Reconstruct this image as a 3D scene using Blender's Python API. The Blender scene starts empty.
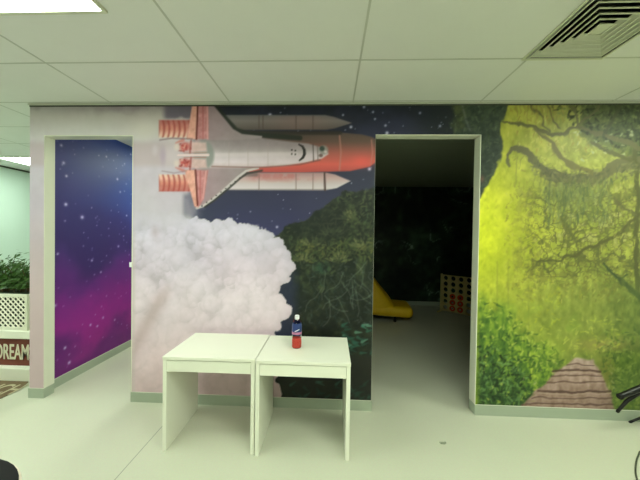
import bpy, bmesh, math, random
import numpy as np
from mathutils import Vector, Matrix

random.seed(7)
C = bpy.context.scene.collection
scn = bpy.context.scene

# ------------------------------------------------------------------ camera, world, exposure
F_PX, CAM_H, YAW, PITCH, ROLL = 270.4, 1.699, 0.0374, -0.0124, 0.0149
fwd = Vector((-math.sin(YAW)*math.cos(PITCH), math.cos(YAW)*math.cos(PITCH), math.sin(PITCH)))
r0 = fwd.cross(Vector((0, 0, 1))).normalized(); u0 = r0.cross(fwd)
right = r0*math.cos(ROLL) + u0*math.sin(ROLL)
up = -r0*math.sin(ROLL) + u0*math.cos(ROLL)
cam_d = bpy.data.cameras.new('camera'); cam = bpy.data.objects.new('camera', cam_d); C.objects.link(cam)
cam_d.sensor_fit = 'HORIZONTAL'; cam_d.sensor_width = 36.0; cam_d.lens = 36.0*F_PX/640.0
cam_d.clip_start = 0.02
m3 = Matrix((right, up, -fwd)).transposed()
cam.matrix_world = Matrix.Translation((0, 0, CAM_H)) @ m3.to_4x4()
scn.camera = cam

w = bpy.data.worlds.new('world'); scn.world = w; w.use_nodes = True
w.node_tree.nodes['Background'].inputs[0].default_value = (0.75, 1.0, 0.8, 1)
w.node_tree.nodes['Background'].inputs[1].default_value = 0.02
scn.view_settings.view_transform = 'Standard'
scn.view_settings.look = 'None'
scn.view_settings.exposure = 0.0
scn.view_settings.gamma = 1.0
scn.view_settings.use_curve_mapping = False
LAMP = 20.0                      # brightness of the ceiling light panels
LAMP_COL = (0.90, 1.0, 0.80)
# ceiling light panels: x0, x1, y0, y1, strength factor
PANELS = [(-2.17, -1.32, 0.98, 1.55, 1.0), (1.41, 2.55, -0.34, 0.20, 1.0), (-0.97, 0.15, -0.94, -0.40, 1.0),
          (-4.57, -3.43, 0.86, 1.40, 1.0), (-5.80, -4.66, 4.46, 5.00, 1.3), (-5.80, -4.66, 2.06, 2.60, 1.3),
          (2.61, 3.75, 1.44, 1.98, 1.0), (0.21, 1.35, 0.26, 0.80, 1.0), (-2.40, -1.50, 4.30, 5.20, 1.0)]  # last three are unseen, added to brighten the right side and galaxy room

# ------------------------------------------------------------------ helpers
def lin(c):
    return tuple((v/255.0/12.92) if v/255.0 <= 0.04045 else ((v/255.0+0.055)/1.055)**2.4 for v in c)

def mat(name, col, rough=0.5, metal=0.0, spec=0.5, emis=None, strength=0.0, noise=0.0, nscale=20.0, bump=0.0,
        alpha=1.0, trans=0.0, ior=1.45, nodes=None):
    m = bpy.data.materials.new(name); m.use_nodes = True
    nt = m.node_tree; b = nt.nodes['Principled BSDF']
    rgb = lin(col)
    b.inputs['Base Color'].default_value = (*rgb, 1)
    b.inputs['Roughness'].default_value = rough
    b.inputs['Metallic'].default_value = metal
    b.inputs['Specular IOR Level'].default_value = spec
    b.inputs['IOR'].default_value = ior
    b.inputs['Transmission Weight'].default_value = trans
    b.inputs['Alpha'].default_value = alpha
    if emis:
        b.inputs['Emission Color'].default_value = (*emis, 1)
        b.inputs['Emission Strength'].default_value = strength
    if noise or bump:
        tc = nt.nodes.new('ShaderNodeTexCoord'); n = nt.nodes.new('ShaderNodeTexNoise')
        n.inputs['Scale'].default_value = nscale; n.inputs['Detail'].default_value = 4
        nt.links.new(tc.outputs['Object'], n.inputs['Vector'])
        if noise:
            mx = nt.nodes.new('ShaderNodeMix'); mx.data_type = 'RGBA'
            mx.inputs[6].default_value = (*[max(0, v*(1-noise)) for v in rgb], 1)
            mx.inputs[7].default_value = (*[min(1, v*(1+noise)) for v in rgb], 1)
            nt.links.new(n.outputs['Fac'], mx.inputs[0]); nt.links.new(mx.outputs[2], b.inputs['Base Color'])
        if bump:
            bp = nt.nodes.new('ShaderNodeBump'); bp.inputs['Strength'].default_value = bump
            bp.inputs['Distance'].default_value = 0.01
            nt.links.new(n.outputs['Fac'], bp.inputs['Height']); nt.links.new(bp.outputs['Normal'], b.inputs['Normal'])
    return m

def printed(name, rough=0.45, spec=0.3):
    m = bpy.data.materials.new(name); m.use_nodes = True
    nt = m.node_tree; b = nt.nodes['Principled BSDF']
    at = nt.nodes.new('ShaderNodeAttribute'); at.attribute_name = 'print'
    nt.links.new(at.outputs['Color'], b.inputs['Base Color'])
    b.inputs['Roughness'].default_value = rough; b.inputs['Specular IOR Level'].default_value = spec
    return m

def new_obj(name, bm, m=None, parent=None, smooth=False):
    bmesh.ops.recalc_face_normals(bm, faces=bm.faces)
    me = bpy.data.meshes.new(name); bm.to_mesh(me); bm.free()
    for mm in (m if isinstance(m, (list, tuple)) else [m]):
        if mm: me.materials.append(mm)
    if smooth:
        for p in me.polygons: p.use_smooth = True
        try: me.set_sharp_from_angle(angle=math.radians(40))
        except Exception: pass
    o = bpy.data.objects.new(name, me); C.objects.link(o)
    if parent: o.parent = parent
    return o

def box(bm, x0, x1, y0, y1, z0, z1, mi=0, bevel=0.0, M=None):
    vs = [bm.verts.new(p) for p in ((x0,y0,z0),(x1,y0,z0),(x1,y1,z0),(x0,y1,z0),(x0,y0,z1),(x1,y0,z1),(x1,y1,z1),(x0,y1,z1))]
    fs = [bm.faces.new([vs[i] for i in q]) for q in ((0,3,2,1),(4,5,6,7),(0,1,5,4),(1,2,6,5),(2,3,7,6),(3,0,4,7))]
    for f in fs: f.material_index = mi
    if bevel:
        es = list({e for f in fs for e in f.edges})
        r = bmesh.ops.bevel(bm, geom=es, offset=bevel, segments=2, affect='EDGES', profile=0.6)
        vs = list({v for f in r['faces'] for v in f.verts} | {v for v in vs if v.is_valid})
    if M is not None:
        for v in vs: v.co = M @ v.co
    return vs

def lathe(bm, prof, n=24, cx=0, cy=0, mi=0, cap=True):
    rings = []
    for r, z in prof:
        rings.append([bm.verts.new((cx+r*math.cos(2*math.pi*k/n), cy+r*math.sin(2*math.pi*k/n), z)) for k in range(n)])
    for a, b in zip(rings, rings[1:]):
        for k in range(n):
            f = bm.faces.new((a[k], a[(k+1)%n], b[(k+1)%n], b[k])); f.material_index = mi
    if cap:
        for rg in (rings[0], rings[-1]):
            f = bm.faces.new(rg); f.material_index = mi

def tube(bm, pts, rad, n=10, mi=0):
    pts = [Vector(p) for p in pts]
    rads = rad if isinstance(rad, (list, tuple)) else [rad]*len(pts)
    prev = None; rings = []
    for i, p in enumerate(pts):
        t = (pts[min(i+1, len(pts)-1)] - pts[max(i-1, 0)]).normalized()
        if prev is None:
            a = Vector((0, 0, 1)) if abs(t.z) < 0.9 else Vector((1, 0, 0))
            prev = t.cross(a).normalized()
        nrm = (prev - t*prev.dot(t)).normalized(); prev = nrm; bi = t.cross(nrm)
        rings.append([bm.verts.new(p + (nrm*math.cos(2*math.pi*k/n) + bi*math.sin(2*math.pi*k/n))*rads[i]) for k in range(n)])
    for a, b in zip(rings, rings[1:]):
        for k in range(n):
            f = bm.faces.new((a[k], a[(k+1)%n], b[(k+1)%n], b[k])); f.material_index = mi
    bm.faces.new(rings[0]); bm.faces.new(rings[-1])

def spline(pts, n=8):
    P = [Vector(p) for p in pts]; out = []
    for i in range(len(P)-1):
        a, b, c, d = P[max(i-1, 0)], P[i], P[i+1], P[min(i+2, len(P)-1)]
        for k in range(n):
            t = k/n
            out.append(0.5*((2*b) + (c-a)*t + (2*a-5*b+4*c-d)*t*t + (3*b-a-3*c+d)*t**3))
    out.append(P[-1]); return out

def thing(name, label, cat, loc=(0, 0, 0), rz=0.0, group=None):
    o = bpy.data.objects.new(name, None); C.objects.link(o); o.empty_display_size = 0.1
    o.location = loc; o.rotation_euler = (0, 0, rz); tag(o, label, cat, group); return o

def tag(o, label, cat, group=None):
    o['label'] = label; o['category'] = cat
    if group: o['group'] = group
    return o

def struct(name, bm, m, smooth=False):
    o = new_obj(name, bm, m, None, smooth); o['kind'] = 'structure'; return o

def dup(root, loc, rz, label=None, group=None):
    r = root.copy(); C.objects.link(r); r.location = loc; r.rotation_euler = (0, 0, rz)
    if label: r['label'] = label
    if group: r['group'] = group
    for ch in list(root.children):
        c = ch.copy(); C.objects.link(c); c.parent = r
        for g in list(ch.children):
            d = g.copy(); C.objects.link(d); d.parent = c
    return r

def text_mesh(name, body, size, depth, m, M, parent=None, sx=1.0):
    cu = bpy.data.curves.new(name, 'FONT'); cu.body = body; cu.size = size; cu.extrude = depth
    cu.align_x = 'CENTER'; cu.align_y = 'CENTER'; cu.offset = size*0.012
    t = bpy.data.objects.new(name, cu); C.objects.link(t)
    dg = bpy.context.evaluated_depsgraph_get(); dg.update()
    me = bpy.data.meshes.new_from_object(t.evaluated_get(dg))
    bpy.data.objects.remove(t); me.name = name
    me.transform(M @ Matrix.Diagonal((sx, 1, 1, 1)))
    me.materials.clear(); me.materials.append(m)
    o = bpy.data.objects.new(name, me); C.objects.link(o)
    if parent: o.parent = parent
    return o

# ------------------------------------------------------------------ materials
M_paint = mat('cream wall paint', (222, 222, 208), 0.5, noise=0.02, nscale=3)
M_frame = mat('cream door frame paint', (226, 226, 212), 0.35)
M_mint = mat('mint wall paint', (208, 226, 214), 0.55, noise=0.02, nscale=2)
M_ceil = mat('ceiling tile', (230, 231, 228), 0.8, noise=0.02, nscale=6)
M_tbar = mat('ceiling tee bar', (196, 198, 190), 0.5)
M_trim = mat('ceiling edge angle', (205, 206, 195), 0.45)
M_gap = mat('shadow gap', (70, 74, 62), 0.8)
M_skirt = mat('grey green vinyl skirting', (168, 178, 162), 0.4, noise=0.04, nscale=8)
M_white = mat('white laminate', (238, 238, 226), 0.35)
M_whiteedge = mat('white laminate edge', (230, 230, 214), 0.4)
M_black = mat('black plastic', (14, 15, 17), 0.35)
M_blackfab = mat('black upholstery', (12, 13, 14), 0.7, noise=0.2, nscale=60)
M_vent = mat('cream vent enamel', (214, 216, 196), 0.4)
M_duct = mat('black duct lining', (10, 12, 9), 0.9)
M_rubber = mat('dark rubber', (20, 21, 22), 0.8)

def floor_material():
    m = bpy.data.materials.new('pale vinyl floor'); m.use_nodes = True
    nt = m.node_tree; b = nt.nodes['Principled BSDF']; N = nt.nodes.new; L = nt.links.new
    tc = N('ShaderNodeTexCoord')
    n1 = N('ShaderNodeTexNoise'); n1.inputs['Scale'].default_value = 1.3; n1.inputs['Detail'].default_value = 3
    n2 = N('ShaderNodeTexNoise'); n2.inputs['Scale'].default_value = 90; n2.inputs['Detail'].default_value = 2
    L(tc.outputs['Object'], n1.inputs['Vector']); L(tc.outputs['Object'], n2.inputs['Vector'])
    c1 = N('ShaderNodeMix'); c1.data_type = 'RGBA'
    c1.inputs[6].default_value = (*lin((206, 207, 190)), 1); c1.inputs[7].default_value = (*lin((214, 215, 199)), 1)
    L(n1.outputs['Fac'], c1.inputs[0])
    c2 = N('ShaderNodeMix'); c2.data_type = 'RGBA'; c2.blend_type = 'MULTIPLY'; c2.inputs[0].default_value = 0.12
    L(c1.outputs[2], c2.inputs[6]); L(n2.outputs['Color'], c2.inputs[7])
    # welded seam running away from the camera
    sp = N('ShaderNodeSeparateXYZ'); L(tc.outputs['Object'], sp.inputs[0])
    a = N('ShaderNodeMath'); a.operation = 'ADD'; a.inputs[1].default_value = 1.46; L(sp.outputs['X'], a.inputs[0])
    ab = N('ShaderNodeMath'); ab.operation = 'ABSOLUTE'; L(a.outputs[0], ab.inputs[0])
    lt = N('ShaderNodeMath'); lt.operation = 'LESS_THAN'; lt.inputs[1].default_value = 0.0035; L(ab.outputs[0], lt.inputs[0])
    c3 = N('ShaderNodeMix'); c3.data_type = 'RGBA'; c3.inputs[7].default_value = (*lin((150, 154, 142)), 1)
    L(lt.outputs[0], c3.inputs[0]); L(c2.outputs[2], c3.inputs[6]); L(c3.outputs[2], b.inputs['Base Color'])
    b.inputs['Roughness'].default_value = 0.38; b.inputs['Specular IOR Level'].default_value = 0.4
    return m
M_floor = floor_material()

# ------------------------------------------------------------------ printed pictures (procedural, in numpy)
def vnoise(x, y, seed):
    xi = np.floor(x).astype(np.int64); yi = np.floor(y).astype(np.int64)
    xf = x-xi; yf = y-yi; xf = xf*xf*(3-2*xf); yf = yf*yf*(3-2*yf)
    def h(a, b):
        n = (a*374761393 + b*668265263 + seed*1442695041) & 0xffffffff
        n = ((n ^ (n >> 13))*1274126177) & 0xffffffff
        n = ((n ^ (n >> 16))*2246822519) & 0xffffffff
        return ((n ^ (n >> 15)) & 0xffff)/65535.0
    return (h(xi, yi)*(1-xf)+h(xi+1, yi)*xf)*(1-yf) + (h(xi, yi+1)*(1-xf)+h(xi+1, yi+1)*xf)*yf

def fbm(x, y, s, octv=4, seed=1, gain=0.5):
    t = 0; a = 1.0; n = 0.0
    for k in range(octv):
        t = t + a*vnoise(x/s*2**k+13.7*k, y/s*2**k+7.1*k, seed+k); n += a; a *= gain
    return t/n

def sstep(a, b, x):
    t = np.clip((x-a)/(b-a), 0, 1); return t*t*(3-2*t)

def poly_sd(x, y, pts):
    """signed distance to a polygon, negative inside"""
    d = np.full(x.shape, 1e18); s = np.ones(x.shape)
    n = len(pts); j = n-1
    for i in range(n):
        ax, ay = pts[i]; bx, by = pts[j]
        ex, ey = bx-ax, by-ay; wx, wy = x-ax, y-ay
        t = np.clip((wx*ex+wy*ey)/(ex*ex+ey*ey+1e-12), 0, 1)
        dx, dy = wx-ex*t, wy-ey*t
        d = np.minimum(d, dx*dx+dy*dy)
        c1 = y >= ay; c2 = y < by; c3 = ex*wy > ey*wx
        flip = (c1 & c2 & c3) | (~c1 & ~c2 & ~c3)
        s = np.where(flip, -s, s); j = i
    return s*np.sqrt(d)

class Sheet:
    def __init__(s, x, y, base):
        s.x, s.y = x, y; s.c = np.empty(x.shape+(3,)); s.c[:] = base
    def mix(s, m, col):
        col = np.asarray(col, float)
        s.c = s.c*(1-m[..., None]) + col*m[..., None]
    def near(s, x0, x1, y0, y1):
        return np.nonzero((s.x > x0) & (s.x < x1) & (s.y > y0) & (s.y < y1))[0]
    def put(s, k, m, col):
        s.c[k] = s.c[k]*(1-m[:, None]) + np.asarray(col, float)*m[:, None]
    def poly(s, pts, col, soft=0.8, op=1.0):
        s.mix(op*(1-sstep(-soft, soft, poly_sd(s.x, s.y, pts))), col)
    def line(s, pts, w, col, soft=0.8, op=1.0):
        if not isinstance(w, (list, tuple)): w = [w]*len(pts)
        g = max(w)+soft+1
        k = s.near(min(p[0] for p in pts)-g, max(p[0] for p in pts)+g, min(p[1] for p in pts)-g, max(p[1] for p in pts)+g)
        if not len(k): return
        X, Y = s.x[k], s.y[k]; d = np.full(X.shape, 1e9)
        for (a, b, wa, wb) in zip(pts, pts[1:], w, w[1:]):
            ex, ey = b[0]-a[0], b[1]-a[1]; wx, wy = X-a[0], Y-a[1]
            t = np.clip((wx*ex+wy*ey)/(ex*ex+ey*ey+1e-9), 0, 1)
            d = np.minimum(d, np.hypot(wx-ex*t, wy-ey*t)-(wa+(wb-wa)*t)/2)
        s.put(k, op*(1-sstep(-soft*0.6, soft, d)), col)
    def blob(s, cx, cy, rx, ry, col, op=1.0, p=2.0, soft=0.6):
        k = s.near(cx-rx, cx+rx, cy-ry, cy+ry)
        r = np.hypot((s.x[k]-cx)/rx, (s.y[k]-cy)/ry)
        s.put(k, op*(1-sstep(1-soft, 1.0, r)), col)
    def stars(s, pts, mask=1.0):
        for (cx, cy, r, b) in pts:
            k = s.near(cx-3*r, cx+3*r, cy-3*r, cy+3*r)
            d = np.hypot(s.x[k]-cx, s.y[k]-cy)
            s.put(k, np.clip(b*np.exp(-(d/r)**2), 0, 1), (225, 228, 245))

def ramp(t, stops):
    ks = [k for k, _ in stops]; out = []
    for ch in range(3):
        out.append(np.interp(t, ks, [c[ch] for _, c in stops]))
    return np.stack(out, -1)

def paint_main(x, y):
    """artwork of the front wall; x, y are centimetre-like units of the printed sheet"""
    rnd = random.Random(3)
    S = Sheet(x, y, (48, 52, 76))
    n1 = fbm(x, y, 45, 5, 11); n2 = fbm(x, y, 9, 4, 21); n3 = fbm(x, y, 3.5, 3, 31)
    # night sky
    S.c = ramp(np.clip((y-103)/130, 0, 1), [(0, (28, 33, 44)), (0.25, (36, 41, 60)), (0.65, (50, 54, 76)), (1, (62, 64, 98))])
    S.mix(0.5*sstep(0.5, 0.8, n1), (58, 60, 88))
    S.mix(0.7*sstep(395, 440, x)*sstep(150, 130, y), (32, 40, 42))
    S.mix(0.55*sstep(240, 190, x)*sstep(190, 215, y), (62, 70, 80))
    st = [(rnd.uniform(205, 470), rnd.uniform(104, 240), rnd.uniform(.4, .8), rnd.uniform(.2, .6)) for _ in range(170)]
    st += [(270, 115, 1.7, 1), (351, 127, 1.4, .9), (369.5, 169, 1.6, 1), (387, 133, 1.6, 1), (385.5, 125.5, 1.2, .8), (373, 112, 1.1, .8),
           (343, 115, 1.0, .8), (364, 107, 1.3, .8), (375, 119, 1, .8), (277, 227, 1.2, .8), (420, 113, 1.2, .7), (440, 126, 1.3, .7)]
    S.stars(st)
    # jungle on the right of the rocket
    hill = np.interp(x, [240, 286, 300, 318, 332, 345, 376, 700], [262, 226, 222, 211, 198, 191, 187, 187]) + (n2-.5)*10
    jm = sstep(-1, 2.5, y-hill)
    jc = ramp(np.clip(n3*.55+n2*.75-.15, 0, 1), [(0, (18, 26, 20)), (.42, (34, 44, 32)), (.62, (50, 62, 40)), (.85, (76, 88, 54)), (1, (104, 112, 72))])
    fade = sstep(270, 330, y)[..., None]
    jc = jc*(1-.35*fade)
    S.mix(jm, jc)
    for (cx, cy, rx, ry, col, op) in ((308, 250, 26, 9, (104, 108, 54), .6), (362, 248, 16, 5, (96, 102, 56), .6), (352, 216, 20, 14, (80, 92, 52), .55),
                                      (322, 268, 12, 9, (44, 84, 66), .6), (345, 292, 16, 20, (40, 52, 42), .5), (300, 300, 14, 22, (30, 38, 34), .8),
                                      (335, 228, 20, 8, (82, 94, 52), .5), (330, 222, 16, 10, (60, 70, 44), .5), (296, 238, 8, 10, (38, 48, 36), .8)):
        S.mix(op*(1-sstep(.2, 1, np.hypot((x-cx)/rx, (y-cy)/ry)))*sstep(.35, .6, n3*.5+n2*.5), col)
    rv = random.Random(9)
    def leaves(n, x0, x1, y0, y1, cols, ln=4.5, wd=1.8, op=.7, test=None, droop=0.0):
        for _ in range(n):
            cx, cy = rv.uniform(x0, x1), rv.uniform(y0, y1)
            if test and not test(cx, cy): continue
            a = rv.uniform(0, 6.28) if droop == 0 else rv.gauss(1.57, droop); l_ = ln*rv.uniform(.5, 1.2)
            S.line([(cx, cy), (cx+l_*math.cos(a), cy+l_*math.sin(a))], [wd*rv.uniform(.6, 1.1), .4], rv.choice(cols), .9, op*rv.uniform(.5, 1))
    hl = lambda a, b: b > np.interp(a, [286, 300, 318, 332, 345, 376], [228, 224, 213, 200, 193, 189])
    leaves(420, 286, 374, 188, 330, [(24, 32, 26), (20, 28, 24), (30, 42, 32)], 6, 2.6, .7, hl)
    leaves(300, 286, 374, 188, 262, [(82, 92, 54), (96, 104, 60), (66, 80, 48), (74, 96, 60)], 4, 1.6, .6, hl)
    leaves(200, 292, 374, 238, 262, [(106, 112, 58), (88, 98, 52), (60, 78, 44)], 4.5, 1.8, .7, hl)
    leaves(160, 300, 374, 262, 325, [(70, 88, 72), (52, 76, 62), (84, 100, 84), (40, 62, 54)], 5, 1.3, .55, hl)
    for (hx, hy) in ((352, 220), (330, 236), (312, 246), (362, 248), (340, 262), (304, 262)):
        for _ in range(26):
            a = rv.uniform(-3.0, -.1); r_ = rv.uniform(3, 13)
            px, py = hx+r_*math.cos(a), hy+r_*.7*math.sin(a)
            S.line([(px, py), (px+3*math.cos(a), py+3*math.sin(a))], [1.6, .6], rv.choice([(98, 108, 66), (78, 92, 56), (116, 122, 76)]), .9, .55)
    for k in range(16):
        px, py = rv.uniform(318, 366), rv.uniform(262, 300); pts = [(px, py)]
        ang = rv.uniform(.7, 2.2)
        for q in range(5):
            ang += rv.uniform(-.5, .5); px += 6*math.cos(ang); py += 6*math.sin(ang); pts.append((px, py))
        S.line(pts, .6, (112, 124, 104), 0.9, .45)
    S.mix(.75*sstep(302, 290, x+(n2-.5)*8)*sstep(262, 280, y)*(1-sstep(352, 360, y)), (46, 54, 78))
    S.mix(.55*sstep(.5, .62, n1)*jm*sstep(330, 200, y), (30, 38, 34))
    # teal leaves low on the right
    for k in range(34):
        cx, cy = rv.uniform(340, 374), rv.uniform(325, 354); a = rv.uniform(-.6, .6)
        S.line([(cx, cy), (cx+6*math.cos(a), cy+6*math.sin(a))], [2.6, .4], rv.choice([(40, 92, 72), (62, 120, 94), (34, 72, 56), (92, 140, 112)]), 1.0, .8)
    S.mix(.75*sstep(352, 360, y)*sstep(272, 282, x)*sstep(405, 390, y), (34, 36, 30))
    for k in range(40):
        cx, cy = rv.uniform(290, 374), rv.uniform(382, 404); a = rv.uniform(-.9, .9)
        S.line([(cx, cy), (cx+6*math.cos(a), cy+6*math.sin(a))], [2.6, .4], rv.choice([(36, 66, 52), (52, 92, 74), (30, 54, 44)]), 1.0, .7)
    # steam at the upper left
    sm = np.maximum(sstep(206, 186, x + (n2-.5)*16), 0)
    sc = ramp(np.clip((y-103)/115, 0, 1), [(0, (172, 170, 160)), (.12, (200, 198, 182)), (.3, (212, 212, 200)), (.42, (208, 204, 205)), (.7, (204, 200, 200)), (1, (206, 204, 204))])
    sc = sc + (n1-.5)[..., None]*np.array([14, 22, 14])
    S.mix(sm, sc+((n2-.5)*12)[..., None])
    S.mix(.85*sstep(160, 168, x)*sstep(194, 190, x)*sstep(121, 116, y+(n2-.5)*5), (96, 90, 104))
    S.mix(.7*np.exp(-((x-128)/42)**2)*sstep(115+6*0, 106, y+(n2-.5)*8)*sstep(186, 160, x), (150, 134, 138))
    S.mix(.45*sstep(60, 35, x)*sstep(112, 104, y+(n2-.5)*6), (120, 116, 112))
    S.mix(.8*np.exp(-((x-145)/17)**2-((y-129)/11)**2), (222, 222, 200))
    S.mix(.5*np.exp(-((x-158)/6)**2-((y-152)/9)**2), (176, 160, 178))
    S.mix(.6*sstep(180, 186, x)*sstep(206, 192, x)*sstep(190, 197, y)*sstep(222, 212, y), (104, 106, 118))
    # billowing cloud: overlapping puffs
    rp = random.Random(5)
    edge = [(130, 222, 14), (146, 226, 16), (160, 222, 14), (176, 226, 13), (190, 229, 12), (203, 229, 11), (216, 231, 12), (229, 229, 10), (241, 232, 10), (252, 236, 11),
            (264, 242, 13), (274, 249, 12), (281, 259, 12), (286, 268, 9.5), (282, 276, 8), (271, 284, 11), (268, 294, 11), (277, 304, 11), (283, 311, 9), (271, 321, 12), (268, 345, 14), (266, 370, 14), (262, 392, 16)]
    puffs = edge + [(rp.uniform(128, 266), rp.uniform(236, 400), rp.uniform(8, 21)) for _ in range(120)] + [(rp.uniform(128, 262), rp.uniform(230, 330), rp.uniform(4, 9)) for _ in range(150)]
    puffs.sort(key=lambda p: p[1]-.25*p[2]+rp.uniform(-10, 10))
    H = np.full(x.shape, -1.0); sh = np.zeros(x.shape); inside = np.zeros(x.shape)
    wx = x+(fbm(x, y, 7, 3, 55)-.5)*7; wy = y+(fbm(x, y, 7, 3, 66)-.5)*7
    for (cx, cy, r) in puffs:
        dx, dy = (wx-cx)/r, (wy-cy)/r; q = 1-dx*dx-dy*dy
        m = sstep(-.08, .12, q)
        z = np.sqrt(np.clip(q, 0, 1))
        shade = .55*z - .5*dy*.7 - .1*dx
        sh = sh*(1-m*.62)+shade*m*.62; inside = np.maximum(inside, m)
    inner = sstep(264, 254, x)*sstep(226, 240, y); inside = np.maximum(inside, inner)
    t = np.clip((y-215)/185, 0, 1)
    cc = ramp(t, [(0, (216, 216, 222)), (.25, (218, 212, 215)), (.45, (234, 225, 221)), (.75, (230, 214, 207)), (1, (216, 194, 184))])
    cc = cc + ((sh-.40)*np.interp(y, [210, 280, 330, 400], [62, 52, 30, 22]))[..., None]*np.array([1, 1, .94]) + ((n3-.5)*10)[..., None] + (n1-.5)[..., None]*np.array([18, 8, 8])
    S.mix(inside*np.clip(sstep(180, 196, x)+sstep(206, 240, y+(n2-.5)*14), 0, 1), cc)
    for (cx, cy, r) in rp.sample(puffs, 46):
        a0 = rp.uniform(-.4, 1.2)
        pts = [(cx+r*.8*math.cos(a0+q*.3), cy+r*.8*math.sin(a0+q*.3)) for q in range(6)]
        S.line(pts, .7, (172, 160, 162), 2.2, .13)
    S.mix(.35*np.exp(-((x-155)/4)**2-((y-232)/6)**2), (150, 130, 135))
    S.mix(.4*np.exp(-((x+y*.55-325)/8)**2)*sstep(280, 300, y)*sstep(370, 350, y)*sstep(180, 165, x), (172, 148, 140))
    # bare pier on the left fades to pink
    S.mix(sstep(60, 48, x)*sstep(180, 330, y)*.75, (206, 176, 172))
    S.mix(sstep(137, 133, x)*sstep(200, 260, y)*.5, (214, 206, 190))

    # ---- rocket: tank
    tank = [(205, 134), (255, 133), (340, 132.5), (362, 134.5), (372, 137), (379, 141), (382, 152), (380, 159), (370, 166.5), (350, 171), (300, 172.5), (205, 172)]
    tc = ramp(np.clip((y-132)/40, 0, 1), [(0, (92, 80, 70)), (.25, (112, 88, 74)), (.5, (176, 100, 84)), (.8, (226, 104, 88)), (1, (198, 88, 78))])
    tc = tc*(1-.22*sstep(335, 250, x)*sstep(160, 140, y))[..., None]
    S.poly(tank, tc, .9)
    S.mix(.75*np.exp(-((x-362)/12)**2-((y-161)/6)**2), (248, 104, 90))
    S.line([(339.5, 135), (341, 152), (339.5, 170)], 1.2, (196, 136, 118), .9, .7)
    S.line([(371.5, 140), (372.5, 152), (371, 164)], 1.0, (214, 140, 122), .8, .6)
    # upper booster
    S.poly([(222, 115), (325, 115), (334, 117), (352, 123), (334, 128.5), (325, 130), (222, 130)],
           ramp(np.clip((y-115)/15, 0, 1), [(0, (116, 116, 112)), (.4, (136, 130, 122)), (1, (92, 84, 76))]), .8)
    S.mix(.5*np.exp(-((x-300)/28)**2)*sstep(115, 117, y)*sstep(130, 128, y), (150, 122, 112))
    for sx in (259, 263, 296, 313): S.line([(sx, 116), (sx, 129)], .9, (92, 78, 70), .7, .7)
    S.line([(222, 131.5), (265, 133), (340, 133)], 3.4, (54, 48, 42), 1.4, .85)
    # lower booster
    S.poly([(215, 173), (325, 172.5), (335, 174.5), (350.5, 181), (337, 188), (325, 190.5), (215, 190)],
           ramp(np.clip((y-173)/17, 0, 1), [(0, (182, 150, 142)), (.3, (206, 176, 168)), (.65, (214, 206, 198)), (.9, (226, 220, 212)), (1, (150, 142, 138))]), .8)
    S.mix(.55*sstep(.5, .7, n2)*sstep(240, 262, x)*sstep(322, 300, x)*sstep(172, 175, y)*sstep(184, 177, y), (196, 112, 102))
    S.line([(215, 174.5), (256, 174.5)], 3.5, (96, 92, 88), 1.8, .6)
    for sx in (259, 296, 313): S.line([(sx, 174), (sx, 190)], .8, (140, 116, 108), .7, .7)
    S.line([(324.5, 173), (325, 190)], 1.8, (84, 62, 58), .7, .9)
    # booster tails with ribbed rings
    for (yt, yb, fl) in ((120, 137.5, 0), (174.5, 191.5, 1)):
        tt = np.clip((y-yt)/(yb-yt), 0, 1); tt = 1-tt if fl else tt
        base = ramp(tt, [(0, (188, 112, 100)), (.5, (222, 150, 124)), (1, (240, 222, 188))])
        base = base + ((n3-.5)*30)[..., None]
        rib = .5+.5*np.cos((x+(y-(yt+yb)/2)**2*.02-159)*2*math.pi/5.2)
        base = base*(1-rib[..., None]*.0) + (np.array([176, 74, 66])-base)*(rib**2)[..., None]*.75
        S.poly([(159, yt), (191, yt), (191, yb), (159, yb)], base, 1.0)
    # wings
    wing_c = ramp(np.clip((x-195)/50, 0, 1), [(0, (172, 148, 148)), (1, (158, 148, 143))]) + ((n2-.5)*22)[..., None]
    S.line([(212, 102), (226, 119), (236, 130), (250, 134.5), (300, 138)], 4.2, (34, 42, 34), 1.5, .9)
    S.poly([(195, 98), (207, 98), (214, 106), (224, 118), (233, 129), (242, 134), (262, 136), (262, 150), (195, 150)], wing_c, .9)
    S.poly([(195, 156), (262, 156), (262, 166), (246, 170), (238, 176.5), (226, 187), (214, 198), (205, 205.5), (195, 208)], wing_c, .9)
    S.line([(258, 168), (246, 171), (238, 177), (226, 188), (213, 199), (203, 206), (197, 208)], 2.0, (208, 204, 194), .8)
    S.line([(262, 170.5), (247, 173.5), (240, 178.5), (228, 189), (215, 200), (205, 207)], 1.6, (58, 58, 52), .9, .85)
    for k in range(9):
        a = k/8; S.blob(240-38*a, 178+28*a, 1.3, 1.1, (40, 42, 38), .8, soft=.8)
    # elevons, orange and pink
    for up_ in (True, False):
        P = [(193.5, 98), (208.5, 98), (208.5, 139), (186.5, 139)] if up_ else [(184.5, 170), (208.5, 170), (204, 199), (198.5, 207.5), (194.5, 206)]
        S.poly(P, np.array([204, 140, 134])+((n3-.5)*44)[..., None], .8)
        S.poly([(193.5, 98), (197, 98), (196, 139), (187, 139)] if up_ else [(184.5, 170), (195, 170), (197.5, 207), (194.5, 206)], np.array([232, 176, 150])+((n3-.5)*40)[..., None], .8)
        S.line([(198, 98), (196.5, 139)] if up_ else [(195.5, 170), (197.5, 205)], 1.6, (112, 50, 42), .7, .95)
        S.line([(203, 98), (203, 139)] if up_ else [(200.5, 171), (200, 200)], 1.0, (188, 104, 96), .7, .7)
        S.line([(207.5, 98), (207.5, 139)] if up_ else [(206, 171), (203, 198)], 1.3, (226, 170, 158), .7, .8)
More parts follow.
